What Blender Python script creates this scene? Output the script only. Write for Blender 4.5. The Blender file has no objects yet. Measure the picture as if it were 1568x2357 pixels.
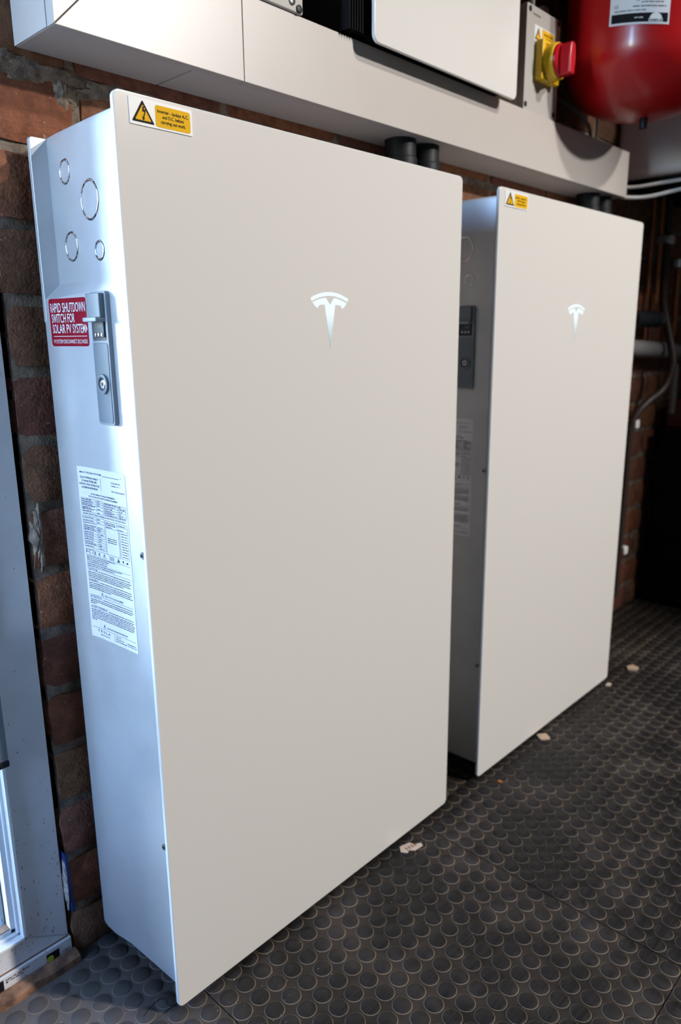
import bpy, bmesh, math, random
from mathutils import Vector, Matrix

# ------------------------------------------------------------------ scene, camera, world, lamps, exposure
S = bpy.context.scene
C = S.collection
random.seed(7)

CAM = Vector((-0.43333, -0.71414, 0.88328))
YAW, PITCH, ROLL, FPX = 0.813399, -0.234097, -0.0095, 1701.5


def cam_axes():
    f = Vector((math.sin(YAW) * math.cos(PITCH), math.cos(YAW) * math.cos(PITCH), math.sin(PITCH)))
    r = Vector((math.cos(YAW), -math.sin(YAW), 0))
    u = r.cross(f)
    R = math.cos(ROLL) * r + math.sin(ROLL) * u
    U = -math.sin(ROLL) * r + math.cos(ROLL) * u
    return R, U, f


AR, AU, AF = cam_axes()
cd = bpy.data.cameras.new('camera')
cd.sensor_fit = 'VERTICAL'
cd.sensor_height = 36.0
cd.sensor_width = 24.0
cd.lens = FPX * 36.0 / 2357.0
cd.clip_start = 0.02
cd.dof.use_dof = True
cd.dof.focus_distance = 0.86
cd.dof.aperture_fstop = 4.5
cam = bpy.data.objects.new('camera', cd)
C.objects.link(cam)
M = Matrix((AR, AU, -AF)).transposed().to_4x4()
M.translation = CAM
cam.matrix_world = M
S.camera = cam

W = bpy.data.worlds.new('sky')
S.world = W
W.use_nodes = True
wn, wl = W.node_tree.nodes, W.node_tree.links
bg = wn['Background']
sky = wn.new('ShaderNodeTexSky')
sky.sky_type = 'NISHITA'
sky.sun_disc = False
sky.sun_elevation = math.radians(38)
sky.sun_rotation = math.radians(120)
sky.air_density = 1.3
sky.ozone_density = 2.0
wb = wn.new('ShaderNodeMix')           # white balance is set for the warm lamp, so daylight turns blue
wb.data_type = 'RGBA'
wb.blend_type = 'MULTIPLY'
wb.inputs[0].default_value = 1.0
wb.inputs[7].default_value = (0.98, 1.03, 1.28, 1)
wl.new(sky.outputs[0], wb.inputs[6])
wl.new(wb.outputs[2], bg.inputs[0])
bg.inputs[1].default_value = 11.0


def lamp_spot(name, loc, aim, power, col, cone, blend, rad):
    d = bpy.data.lights.new(name, 'SPOT')
    d.energy = power
    d.color = col
    d.spot_size = math.radians(cone)
    d.spot_blend = blend
    d.shadow_soft_size = rad
    o = bpy.data.objects.new(name, d)
    o.location = loc
    o.rotation_euler = (Vector(aim) - Vector(loc)).to_track_quat('-Z', 'Y').to_euler()
    C.objects.link(o)
    return o


lamp_spot('ceiling_spotlight', (1.70, -2.60, 3.12), (0.50, 0.0, 0.50), 232, (1.0, 0.96, 0.915), 51, 0.6, 0.075)
lamp_spot('ceiling_spotlight', (2.62, -4.1, 3.12), (0.42, 0.0, 0.15), 760, (1.0, 0.96, 0.915), 33, 0.5, 0.09)
# light portals in the glazed door and the side window, they only guide the sampling of the sky
def portal(loc, rot, sx_, sy_):
    pd = bpy.data.lights.new('sky_portal', 'AREA')
    pd.shape = 'RECTANGLE'
    pd.size, pd.size_y = sx_, sy_
    pd.cycles.is_portal = True
    po = bpy.data.objects.new('sky_portal', pd)
    po.location = loc
    po.rotation_euler = rot
    C.objects.link(po)


portal((-0.50, 0.262, 1.06), (math.radians(-90), 0, 0), 0.78, 1.95)
portal((-1.82, 0.015, 1.36), (0, math.radians(-90), 0), 1.88, 0.31)

S.view_settings.view_transform = 'Standard'
S.view_settings.look = 'None'
S.view_settings.exposure = 0.0
S.view_settings.gamma = 1.0
S.view_settings.use_curve_mapping = False


# ------------------------------------------------------------------ materials
def mat(name, col, rough=0.5, metal=0.0, var=0.0, vscale=8.0, bump=0.0, bscale=200.0, coat=0.0, spec=0.5,
        col2=None, rvar=0.0, detail=4.0, emit=None, estr=0.0):
    m = bpy.data.materials.new(name)
    m.use_nodes = True
    n, l = m.node_tree.nodes, m.node_tree.links
    p = n['Principled BSDF']
    p.inputs['Base Color'].default_value = (*col, 1)
    p.inputs['Roughness'].default_value = rough
    p.inputs['Metallic'].default_value = metal
    p.inputs['Coat Weight'].default_value = coat
    p.inputs['Coat Roughness'].default_value = 0.08
    p.inputs['Specular IOR Level'].default_value = spec
    geo = n.new('ShaderNodeNewGeometry')
    if var > 0 or col2:
        t = n.new('ShaderNodeTexNoise')
        t.inputs['Scale'].default_value = vscale
        t.inputs['Detail'].default_value = detail
        l.new(geo.outputs['Position'], t.inputs['Vector'])
        r = n.new('ShaderNodeValToRGB')
        c2 = col2 or tuple(c * (1 - var) for c in col)
        r.color_ramp.elements[0].color = (*c2, 1)
        r.color_ramp.elements[1].color = (*col, 1)
        r.color_ramp.elements[0].position = 0.35
        r.color_ramp.elements[1].position = 0.65
        l.new(t.outputs['Fac'], r.inputs[0])
        l.new(r.outputs[0], p.inputs['Base Color'])
    if rvar > 0:
        t3 = n.new('ShaderNodeTexNoise')
        t3.inputs['Scale'].default_value = vscale * 1.7
        l.new(geo.outputs['Position'], t3.inputs['Vector'])
        mr = n.new('ShaderNodeMapRange')
        mr.inputs[3].default_value = rough - rvar
        mr.inputs[4].default_value = rough + rvar
        l.new(t3.outputs['Fac'], mr.inputs[0])
        l.new(mr.outputs[0], p.inputs['Roughness'])
    if bump > 0:
        t2 = n.new('ShaderNodeTexNoise')
        t2.inputs['Scale'].default_value = bscale
        t2.inputs['Detail'].default_value = 3.0
        l.new(geo.outputs['Position'], t2.inputs['Vector'])
        b = n.new('ShaderNodeBump')
        b.inputs['Strength'].default_value = bump
        b.inputs['Distance'].default_value = 0.002
        l.new(t2.outputs['Fac'], b.inputs['Height'])
        l.new(b.outputs[0], p.inputs['Normal'])
    if emit:
        p.inputs['Emission Color'].default_value = (*emit, 1)
        p.inputs['Emission Strength'].default_value = estr
    return m


MT = {}
MT['glass_white'] = mat('back_painted_glass', (0.74, 0.715, 0.685), 0.16, spec=0.45, coat=0.0)
MT['glass_edge'] = mat('glass_edge', (0.80, 0.82, 0.80), 0.12, spec=0.6)
MT['silver'] = mat('satin_silver', (0.60, 0.61, 0.62), 0.47, metal=0.55, var=0.07, vscale=14, bump=0.10, bscale=900, rvar=0.05)
MT['machined'] = mat('machined_ring', (0.85, 0.86, 0.87), 0.14, metal=1.0)
MT['gasket'] = mat('gasket', (0.03, 0.035, 0.045), 0.6)
MT['grey_plastic'] = mat('blue_grey_plastic', (0.155, 0.185, 0.215), 0.42, bump=0.04, bscale=1500)
MT['grey_plastic_light'] = mat('grey_bezel', (0.27, 0.30, 0.33), 0.38)
MT['dark_plastic'] = mat('dark_plastic', (0.025, 0.03, 0.04), 0.35)
MT['switch_dark'] = mat('switch_dark', (0.045, 0.055, 0.07), 0.4)
MT['steel'] = mat('steel', (0.55, 0.55, 0.56), 0.25, metal=1.0)
MT['red_label'] = mat('red_label', (0.25, 0.004, 0.016), 0.6, spec=0.12)
MT['white_print'] = mat('white_print', (0.82, 0.82, 0.82), 0.45)
MT['black_print'] = mat('black_print', (0.010, 0.010, 0.014), 0.65, spec=0.12)
MT['navy_print'] = mat('navy_print', (0.015, 0.025, 0.06), 0.65, spec=0.12)
MT['paper'] = mat('white_paper_label', (0.78, 0.78, 0.80), 0.45)
MT['yellow'] = mat('signal_yellow', (0.84, 0.47, 0.004), 0.6, spec=0.12)
MT['yellow_plastic'] = mat('yellow_plastic', (0.88, 0.56, 0.01), 0.3)
MT['red_plastic'] = mat('red_plastic', (0.52, 0.006, 0.012), 0.28, coat=0.2)
MT['pvc'] = mat('white_pvc', (0.56, 0.52, 0.485), 0.42, var=0.04, vscale=12, bump=0.03, bscale=1200)
MT['pvc_lid'] = mat('white_pvc_lid', (0.545, 0.50, 0.465), 0.34, var=0.03, vscale=9, bump=0.02, bscale=1200)
MT['upvc'] = mat('upvc_frame', (0.72, 0.71, 0.72), 0.35, var=0.06, vscale=25, bump=0.03, bscale=900)
m = MT['upvc']
n, l = m.node_tree.nodes, m.node_tree.links
p = n['Principled BSDF']
src = p.inputs['Base Color'].links[0].from_socket
geo_ = n.new('ShaderNodeNewGeometry')
mp_ = n.new('ShaderNodeMapping')
mp_.inputs['Scale'].default_value = (1.0, 1.0, 0.45)
mp_.inputs['Rotation'].default_value = (0, 0.5, 0)
l.new(geo_.outputs['Position'], mp_.inputs[0])
sp_ = n.new('ShaderNodeTexNoise')
sp_.inputs['Scale'].default_value = 330
sp_.inputs['Detail'].default_value = 1
l.new(mp_.outputs[0], sp_.inputs['Vector'])
zr = n.new('ShaderNodeSeparateXYZ')
l.new(geo_.outputs['Position'], zr.inputs[0])
zm = n.new('ShaderNodeMapRange')          # more splashes low down
zm.inputs[1].default_value = 0.0
zm.inputs[2].default_value = 0.5
zm.inputs[3].default_value = 0.705
zm.inputs[4].default_value = 0.80
l.new(zr.outputs['Z'], zm.inputs[0])
gt = n.new('ShaderNodeMath')
gt.operation = 'GREATER_THAN'
l.new(sp_.outputs['Fac'], gt.inputs[0])
l.new(zm.outputs[0], gt.inputs[1])
ms = n.new('ShaderNodeMix')
ms.data_type = 'RGBA'
l.new(gt.outputs[0], ms.inputs[0])
l.new(src, ms.inputs[6])
ms.inputs[7].default_value = (0.26, 0.19, 0.15, 1)
l.new(ms.outputs[2], p.inputs['Base Color'])
MT['upvc_bead'] = mat('upvc_bead', (0.86, 0.87, 0.88), 0.25)
MT['box_grey'] = mat('grey_enclosure', (0.44, 0.42, 0.39), 0.55, bump=0.12, bscale=1600)
MT['black_metal'] = mat('black_metal', (0.004, 0.004, 0.005), 0.75, spec=0.12)
MT['black_rubber'] = mat('black_rubber', (0.009, 0.011, 0.014), 0.5, spec=0.3)
MT['vessel_red'] = mat('vessel_red', (0.42, 0.006, 0.008), 0.30, coat=0.18, bump=0.02, bscale=300)
MT['copper'] = mat('copper', (0.42, 0.17, 0.07), 0.38, metal=0.85, var=0.3, vscale=30)
MT['red_pipe'] = mat('red_brown_pipe', (0.10, 0.025, 0.018), 0.4)
MT['dark_pipe'] = mat('dark_pipe', (0.035, 0.02, 0.015), 0.5)
MT['grey_pipe'] = mat('grey_pipe', (0.20, 0.19, 0.20), 0.5)
MT['cable_white'] = mat('white_cable', (0.60, 0.57, 0.55), 0.4)
MT['cable_grey'] = mat('grey_cable', (0.30, 0.28, 0.27), 0.45)
MT['boiler_white'] = mat('white_enamel', (0.62, 0.62, 0.66), 0.4)
MT['timber'] = mat('dirty_timber', (0.30, 0.15, 0.08), 0.8, col2=(0.10, 0.05, 0.03), vscale=60, bump=0.4, bscale=150)
MT['blue_plastic'] = mat('blue_plastic', (0.015, 0.04, 0.17), 0.4)
MT['foam'] = mat('pale_foam', (0.55, 0.47, 0.42), 0.9, var=0.4, vscale=120, bump=0.6, bscale=200)
MT['brown_dirt'] = mat('brown_dirt', (0.24, 0.11, 0.05), 0.9, var=0.5, vscale=80)
MT['lime'] = mat('lime_print', (0.42, 0.50, 0.04), 0.5)
MT['room_paint'] = mat('room_paint', (0.19, 0.16, 0.135), 0.8, var=0.15, vscale=3)
MT['ceiling'] = mat('ceiling_boards', (0.26, 0.235, 0.21), 0.8, var=0.1, vscale=3)
MT['outside'] = mat('paving', (0.06, 0.06, 0.055), 0.8, var=0.2, vscale=3)
MT['beige'] = mat('beige_plastic', (0.50, 0.36, 0.25), 0.5)
MT['scrap'] = mat('scrap_card', (0.55, 0.44, 0.36), 0.7)
MT['orange'] = mat('orange_bit', (0.45, 0.13, 0.015), 0.6)
MT['crumb'] = mat('crumb', (0.50, 0.42, 0.33), 0.8)
MT['wood_red'] = mat('dark_red_box', (0.08, 0.018, 0.012), 0.5)

# emblem: backlit, an LED above it fades towards the tip
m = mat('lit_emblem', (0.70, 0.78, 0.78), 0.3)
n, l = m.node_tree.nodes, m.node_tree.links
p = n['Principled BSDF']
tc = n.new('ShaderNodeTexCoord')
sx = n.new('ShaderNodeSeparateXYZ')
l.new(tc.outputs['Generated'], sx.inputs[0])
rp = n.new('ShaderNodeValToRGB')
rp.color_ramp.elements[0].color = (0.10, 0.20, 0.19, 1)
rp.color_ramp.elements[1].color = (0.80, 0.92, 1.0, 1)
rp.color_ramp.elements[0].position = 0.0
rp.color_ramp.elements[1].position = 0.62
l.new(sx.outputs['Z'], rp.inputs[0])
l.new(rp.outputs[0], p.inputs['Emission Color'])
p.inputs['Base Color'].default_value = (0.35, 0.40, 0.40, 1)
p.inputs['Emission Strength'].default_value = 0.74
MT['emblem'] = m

# window pane: lets light through, mirrors a little
m = bpy.data.materials.new('window_glass')
m.use_nodes = True
n, l = m.node_tree.nodes, m.node_tree.links
n.remove(n['Principled BSDF'])
tr = n.new('ShaderNodeBsdfTransparent')
tr.inputs[0].default_value = (0.93, 0.96, 0.96, 1)
gl = n.new('ShaderNodeBsdfGlossy')
gl.inputs['Roughness'].default_value = 0.02
fr = n.new('ShaderNodeFresnel')
fr.inputs[0].default_value = 1.5
mx = n.new('ShaderNodeMixShader')
l.new(fr.outputs[0], mx.inputs[0])
l.new(tr.outputs[0], mx.inputs[1])
l.new(gl.outputs[0], mx.inputs[2])
l.new(mx.outputs[0], n['Material Output'].inputs[0])
MT['pane'] = m


def brick_mat():
    m = bpy.data.materials.new('old_brick')
    m.use_nodes = True
    n, l = m.node_tree.nodes, m.node_tree.links
    p = n['Principled BSDF']
    p.inputs['Roughness'].default_value = 0.85
    p.inputs['Specular IOR Level'].default_value = 0.3
    geo = n.new('ShaderNodeNewGeometry')
    oi = n.new('ShaderNodeObjectInfo')
    r = n.new('ShaderNodeValToRGB')
    e = r.color_ramp.elements
    e[0].color = (0.245, 0.095, 0.055, 1)
    e[1].color = (0.185, 0.100, 0.062, 1)
    for pos, c in ((0.25, (0.30, 0.125, 0.062, 1)), (0.5, (0.19, 0.080, 0.060, 1)), (0.75, (0.30, 0.150, 0.080, 1))):
        x = e.new(pos)
        x.color = c
    l.new(oi.outputs['Random'], r.inputs[0])
    t = n.new('ShaderNodeTexNoise')
    t.inputs['Scale'].default_value = 45
    t.inputs['Detail'].default_value = 8
    t.inputs['Roughness'].default_value = 0.7
    l.new(geo.outputs['Position'], t.inputs['Vector'])
    r2 = n.new('ShaderNodeValToRGB')
    r2.color_ramp.elements[0].position = 0.3
    r2.color_ramp.elements[1].position = 0.72
    r2.color_ramp.elements[0].color = (0.45, 0.40, 0.40, 1)
    r2.color_ramp.elements[1].color = (1.25, 1.15, 1.05, 1)
    l.new(t.outputs['Fac'], r2.inputs[0])
    mu = n.new('ShaderNodeMix')
    mu.data_type = 'RGBA'
    mu.blend_type = 'MULTIPLY'
    mu.inputs[0].default_value = 1
    l.new(r.outputs[0], mu.inputs[6])
    l.new(r2.outputs[0], mu.inputs[7])
    # pale lime specks
    v = n.new('ShaderNodeTexNoise')
    v.inputs['Scale'].default_value = 170
    v.inputs['Detail'].default_value = 2
    l.new(geo.outputs['Position'], v.inputs['Vector'])
    r3 = n.new('ShaderNodeValToRGB')
    r3.color_ramp.elements[0].position = 0.70
    r3.color_ramp.elements[1].position = 0.76
    l.new(v.outputs['Fac'], r3.inputs[0])
    m2 = n.new('ShaderNodeMix')
    m2.data_type = 'RGBA'
    l.new(r3.outputs[0], m2.inputs[0])
    l.new(mu.outputs[2], m2.inputs[6])
    m2.inputs[7].default_value = (0.36, 0.29, 0.23, 1)
    l.new(m2.outputs[2], p.inputs['Base Color'])
    t2 = n.new('ShaderNodeTexNoise')
    t2.inputs['Scale'].default_value = 260
    t2.inputs['Detail'].default_value = 5
    l.new(geo.outputs['Position'], t2.inputs['Vector'])
    b = n.new('ShaderNodeBump')
    b.inputs['Strength'].default_value = 0.75
    b.inputs['Distance'].default_value = 0.0025
    l.new(t2.outputs['Fac'], b.inputs['Height'])
    l.new(b.outputs[0], p.inputs['Normal'])
    return m


MT['brick'] = brick_mat()
MT['mortar'] = mat('mortar', (0.30, 0.235, 0.175), 0.95, col2=(0.135, 0.105, 0.085), vscale=70, bump=0.9, bscale=330, detail=8)


def rubber_mat(name, base, dust, thr, scratch):
    """black rubber with dry dust lying on it in patches (world-space noise)"""
    m = bpy.data.materials.new(name)
    m.use_nodes = True
    n, l = m.node_tree.nodes, m.node_tree.links
    p = n['Principled BSDF']
    p.inputs['Specular IOR Level'].default_value = 0.20
    geo = n.new('ShaderNodeNewGeometry')
    t = n.new('ShaderNodeTexNoise')
    t.inputs['Scale'].default_value = 5.5
    t.inputs['Detail'].default_value = 7
    t.inputs['Roughness'].default_value = 0.68
    l.new(geo.outputs['Position'], t.inputs['Vector'])
    r = n.new('ShaderNodeValToRGB')
    r.color_ramp.elements[0].position = thr[0]
    r.color_ramp.elements[1].position = thr[1]
    l.new(t.outputs['Fac'], r.inputs[0])
    fac = r.outputs[0]
    if scratch:
        mp = n.new('ShaderNodeMapping')
        mp.inputs['Rotation'].default_value = (0, 0, math.radians(38))
        mp.inputs['Scale'].default_value = (14, 420, 1)
        l.new(geo.outputs['Position'], mp.inputs[0])
        t2 = n.new('ShaderNodeTexNoise')
        t2.inputs['Scale'].default_value = 1.0
        t2.inputs['Detail'].default_value = 3
        l.new(mp.outputs[0], t2.inputs['Vector'])
        r2 = n.new('ShaderNodeValToRGB')
        r2.color_ramp.elements[0].position = 0.45
        r2.color_ramp.elements[1].position = 0.8
        r2.color_ramp.elements[1].color = (0.42, 0.42, 0.42, 1)
        l.new(t2.outputs['Fac'], r2.inputs[0])
        oi = n.new('ShaderNodeObjectInfo')
        ad = n.new('ShaderNodeMath')
        ad.operation = 'MAXIMUM'
        l.new(fac, ad.inputs[0])
        l.new(r2.outputs[0], ad.inputs[1])
        fac = ad.outputs[0]
    # dirt walked in by the door, painted paler to add daylight there
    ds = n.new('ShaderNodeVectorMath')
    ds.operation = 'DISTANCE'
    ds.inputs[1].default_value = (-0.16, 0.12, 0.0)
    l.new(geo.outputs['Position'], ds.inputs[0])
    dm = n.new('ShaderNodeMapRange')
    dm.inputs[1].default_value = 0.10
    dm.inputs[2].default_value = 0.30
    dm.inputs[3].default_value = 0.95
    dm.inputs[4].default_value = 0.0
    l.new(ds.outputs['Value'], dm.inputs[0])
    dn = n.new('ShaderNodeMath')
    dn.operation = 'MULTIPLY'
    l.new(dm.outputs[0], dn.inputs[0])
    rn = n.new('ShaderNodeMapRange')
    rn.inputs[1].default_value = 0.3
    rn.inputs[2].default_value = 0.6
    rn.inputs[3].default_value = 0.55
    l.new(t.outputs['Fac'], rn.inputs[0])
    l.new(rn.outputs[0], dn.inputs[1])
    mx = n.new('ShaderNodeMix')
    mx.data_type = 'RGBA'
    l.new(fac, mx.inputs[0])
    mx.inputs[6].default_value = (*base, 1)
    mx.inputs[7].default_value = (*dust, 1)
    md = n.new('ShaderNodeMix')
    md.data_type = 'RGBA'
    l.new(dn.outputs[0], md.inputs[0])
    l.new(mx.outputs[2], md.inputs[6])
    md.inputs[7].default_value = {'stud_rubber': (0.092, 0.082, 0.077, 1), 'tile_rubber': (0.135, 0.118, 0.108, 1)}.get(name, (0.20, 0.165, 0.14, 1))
    l.new(md.outputs[2], p.inputs['Base Color'])
    mr = n.new('ShaderNodeMapRange')
    mr.inputs[3].default_value = 0.42
    mr.inputs[4].default_value = 0.85
    l.new(fac, mr.inputs[0])
    l.new(mr.outputs[0], p.inputs['Roughness'])
    t4 = n.new('ShaderNodeTexNoise')
    t4.inputs['Scale'].default_value = 700
    l.new(geo.outputs['Position'], t4.inputs['Vector'])
    b = n.new('ShaderNodeBump')
    b.inputs['Strength'].default_value = 0.25
    b.inputs['Distance'].default_value = 0.0006
    l.new(t4.outputs['Fac'], b.inputs['Height'])
    l.new(b.outputs[0], p.inputs['Normal'])
    return m


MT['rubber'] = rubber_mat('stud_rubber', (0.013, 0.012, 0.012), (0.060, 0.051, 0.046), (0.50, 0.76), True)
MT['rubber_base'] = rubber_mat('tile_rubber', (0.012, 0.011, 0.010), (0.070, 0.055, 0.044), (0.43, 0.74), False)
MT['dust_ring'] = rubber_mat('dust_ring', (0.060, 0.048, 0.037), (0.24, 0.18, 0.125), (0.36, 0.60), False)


# ------------------------------------------------------------------ mesh helpers
def wloc(o):
    v = Vector((0, 0, 0))
    while o:
        v += o.location
        o = o.parent
    return v


class MB:
    def __init__(self):
        self.v, self.f, self.mi = [], [], []

    def add(self, vs, fs, mi=0):
        b = len(self.v)
        self.v += [tuple(x) for x in vs]
        self.f += [tuple(b + i for i in f) for f in fs]
        self.mi += [mi] * len(fs)
        return self

    def box(self, x0, x1, y0, y1, z0, z1, mi=0):
        return self.add([(x0, y0, z0), (x1, y0, z0), (x1, y1, z0), (x0, y1, z0), (x0, y0, z1), (x1, y0, z1), (x1, y1, z1), (x0, y1, z1)],
                        [(0, 3, 2, 1), (4, 5, 6, 7), (0, 1, 5, 4), (1, 2, 6, 5), (2, 3, 7, 6), (3, 0, 4, 7)], mi)

    def prism(self, poly, O, U, V, N, d0, d1, mi=0):
        """poly in (u,v) counter-clockwise seen against N; extruded from d0 to d1 along N (d1 = front)"""
        O, U, V, N = Vector(O), Vector(U), Vector(V), Vector(N)
        k = len(poly)
        a = [O + U * u + V * v + N * d0 for u, v in poly]
        b = [O + U * u + V * v + N * d1 for u, v in poly]
        fs = [tuple(range(k - 1, -1, -1)), tuple(range(k, 2 * k))]
        fs += [(i, (i + 1) % k, k + (i + 1) % k, k + i) for i in range(k)]
        return self.add(a + b, fs, mi)

    def flat(self, poly, O, U, V, N, d, mi=0):
        O, U, V, N = Vector(O), Vector(U), Vector(V), Vector(N)
        return self.add([O + U * u + V * v + N * d for u, v in poly], [tuple(range(len(poly)))], mi)

    def lathe(self, prof, c, axis='Z', n=32, mi=0, a0=0, a1=2 * math.pi):
        full = abs(a1 - a0 - 2 * math.pi) < 1e-6
        k = n if full else n + 1
        vs = []
        for r, h in prof:
            for i in range(k):
                a = a0 + (a1 - a0) * i / n
                x, y = r * math.cos(a), r * math.sin(a)
                vs.append({'Z': (c[0] + x, c[1] + y, c[2] + h), 'Y': (c[0] + x, c[1] - h, c[2] + y), 'X': (c[0] - h, c[1] - x, c[2] + y),
                           'x': (c[0] + h, c[1] + x, c[2] + y)}[axis])
        fs = []
        for j in range(len(prof) - 1):
            for i in range(n):
                i2 = (i + 1) % k
                fs.append((j * k + i, j * k + i2, (j + 1) * k + i2, (j + 1) * k + i))
        if full:
            if prof[0][0] > 1e-5:
                fs.append(tuple(range(k - 1, -1, -1)))
            if prof[-1][0] > 1e-5:
                fs.append(tuple((len(prof) - 1) * k + i for i in range(k)))
        return self.add(vs, fs, mi)

    def tube(self, pts, r, n=12, mi=0):
        pts = [Vector(q) for q in pts]
        vs, fs = [], []
        up = None
        for i, q in enumerate(pts):
            t = (pts[min(i + 1, len(pts) - 1)] - pts[max(i - 1, 0)]).normalized()
            if up is None:
                up = Vector((0, 0, 1)) if abs(t.z) < 0.9 else Vector((1, 0, 0))
            s = t.cross(up).normalized()
            up = s.cross(t).normalized()
            for j in range(n):
                a = 2 * math.pi * j / n
                vs.append(q + s * (r * math.cos(a)) + up * (r * math.sin(a)))
        for i in range(len(pts) - 1):
            for j in range(n):
                fs.append((i * n + j, (i) * n + (j + 1) % n, (i + 1) * n + (j + 1) % n, (i + 1) * n + j))
        fs.append(tuple(range(n)))
        fs.append(tuple((len(pts) - 1) * n + j for j in range(n - 1, -1, -1)))
        return self.add(vs, fs, mi)

    def build(self, name, mats, parent=None, bevel=0.0, seg=2, smooth=40, label=None, recalc=True, at=None):
        o0 = wloc(parent) if parent else (Vector(at) if at else Vector((0, 0, 0)))
        me = bpy.data.meshes.new(name)
        me.from_pydata([tuple(Vector(v) - o0) for v in self.v], [], self.f)
        if not isinstance(mats, (list, tuple)):
            mats = [mats]
        for k in mats:
            me.materials.append(MT[k])
        for q, i in zip(me.polygons, self.mi):
            q.material_index = i
        if recalc:
            bm = bmesh.new()
            bm.from_mesh(me)
            bmesh.ops.recalc_face_normals(bm, faces=bm.faces)
            bm.to_mesh(me)
            bm.free()
        if smooth:
            for q in me.polygons:
                q.use_smooth = True
            me.set_sharp_from_angle(angle=math.radians(smooth))
        o = bpy.data.objects.new(name, me)
        C.objects.link(o)
        if parent:
            o.parent = parent
        elif at:
            o.location = o0
        if bevel > 0:
            b = o.modifiers.new('bevel', 'BEVEL')
            b.width = bevel
            b.segments = seg
            b.limit_method = 'ANGLE'
            b.angle_limit = math.radians(50)
            b.harden_normals = True
        if label:
            o['label'] = label
        return o


def thing(name, label, cat, loc=(0, 0, 0), group=None):
    o = bpy.data.objects.new(name, None)
    o.empty_display_size = 0.05
    C.objects.link(o)
    o.location = loc
    o['label'] = label
    o['category'] = cat
    if group:
        o['group'] = group
    return o


def tag(o, label, cat, group=None):
    o['label'] = label
    o['category'] = cat
    if group:
        o['group'] = group
    return o


def struct(o):
    o['kind'] = 'structure'
    return o


def copy_tree(o, parent=None):
    c = o.copy()
    C.objects.link(c)
    c.parent = parent
    for ch in list(o.children):
        copy_tree(ch, c)
    return c


def rrect(x0, x1, y0, y1, r, k=5):
    out = []
    for cx, cy, a in ((x1 - r, y0 + r, -90), (x1 - r, y1 - r, 0), (x0 + r, y1 - r, 90), (x0 + r, y0 + r, 180)):
        for i in range(k + 1):
            t = math.radians(a + 90 * i / k)
            out.append((cx + r * math.cos(t), cy + r * math.sin(t)))
    return out


def circle(cx, cy, r, k=24):
    return [(cx + r * math.cos(2 * math.pi * i / k), cy + r * math.sin(2 * math.pi * i / k)) for i in range(k)]


def spline(pts, k=8):
    pts = [Vector(q) for q in pts]
    P = [2 * pts[0] - pts[1]] + pts + [2 * pts[-1] - pts[-2]]
    out = []
    for i in range(1, len(P) - 2):
        a, b, c, d = P[i - 1], P[i], P[i + 1], P[i + 2]
        for j in range(k):
            t = j / k
            out.append(0.5 * ((2 * b) + (c - a) * t + (2 * a - 5 * b + 4 * c - d) * t * t + (3 * b - a - 3 * c + d) * t ** 3))
    out.append(pts[-1])
    return out


_tcache = {}


def text_mesh(s, res=2, bold=0.0):
    key = (s, res, bold)
    if key in _tcache:
        return _tcache[key]
    cu = bpy.data.curves.new('lettering', 'FONT')
    cu.body = s
    cu.size = 1.0
    cu.resolution_u = res
    cu.offset = bold
    ob = bpy.data.objects.new('lettering', cu)
    C.objects.link(ob)
    dg = bpy.context.evaluated_depsgraph_get()
    dg.update()
    me = bpy.data.meshes.new_from_object(ob.evaluated_get(dg))
    vs = [(v.co.x, v.co.y) for v in me.vertices]
    fs = [tuple(q.vertices) for q in me.polygons]
    bpy.data.meshes.remove(me)
    bpy.data.objects.remove(ob)
    bpy.data.curves.remove(cu)
    _tcache[key] = (vs, fs)
    return vs, fs


def put_text(mb, s, frame, u, v, h, width=None, align='l', d=0.0002, mi=0, bold=0.0, res=2):
    """cap height h, optional fixed width; (u,v) = left (or centre/right) of the base line; frame=(O,U,V,N) or a mapping function"""
    vs, fs = text_mesh(s, res, bold)
    if not vs:
        return
    x0, x1 = min(a for a, b in vs), max(a for a, b in vs)
    sy = h / 0.69
    sx_ = sy if width is None else width / (x1 - x0)
    w = (x1 - x0) * sx_
    off = {'l': 0, 'c': -w / 2, 'r': -w}[align]
    q = [(u + off + (a - x0) * sx_, v + b * sy) for a, b in vs]
    if callable(frame):
        mb.add([frame(a, b, d) for a, b in q], fs, mi)
    else:
        O, U, V, N = (Vector(k) for k in frame)
        mb.add([O + U * a + V * b + N * d for a, b in q], fs, mi)


def rectf(mb, frame, u0, u1, v0, v1, d=0.0002, mi=0):
    q = [(u0, v0), (u1, v0), (u1, v1), (u0, v1)]
    if callable(frame):
        k = 6
        vs, fs = [], []
        for i in range(k + 1):
            u = u0 + (u1 - u0) * i / k
            vs += [frame(u, v0, d), frame(u, v1, d)]
        for i in range(k):
            fs.append((2 * i, 2 * i + 2, 2 * i + 3, 2 * i + 1))
        mb.add(vs, fs, mi)
    else:
        mb.flat(q, *frame, d, mi)


def micro(mb, frame, u0, u1, v, h, rnd, mi=0, d=0.0002, fill=0.8):
    """one line of print too fine to read in the photograph: word-long dashes broken into letters"""
    u = u0
    while u < u1:
        w = rnd.uniform(2.0, 7.0) * h * 0.8
        e = min(u + w, u1)
        a = u
        while a < e - h * 0.2:
            k = min(h * rnd.uniform(0.35, 0.6), e - a)
            rectf(mb, frame, a, a + k * 0.8, v + (0 if rnd.random() < 0.7 else h * 0.25), v + h * rnd.uniform(0.7, 1.0), d, mi)
            a += k
        u = e + h * 0.55


# ================================================================== THE ROOM
WALL = 0.20          # face of the brick wall
XL, XR, YB, ZC = -1.75, 2.75, -4.9, 3.35
JX = -0.041          # brick corner at the door reveal

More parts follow.
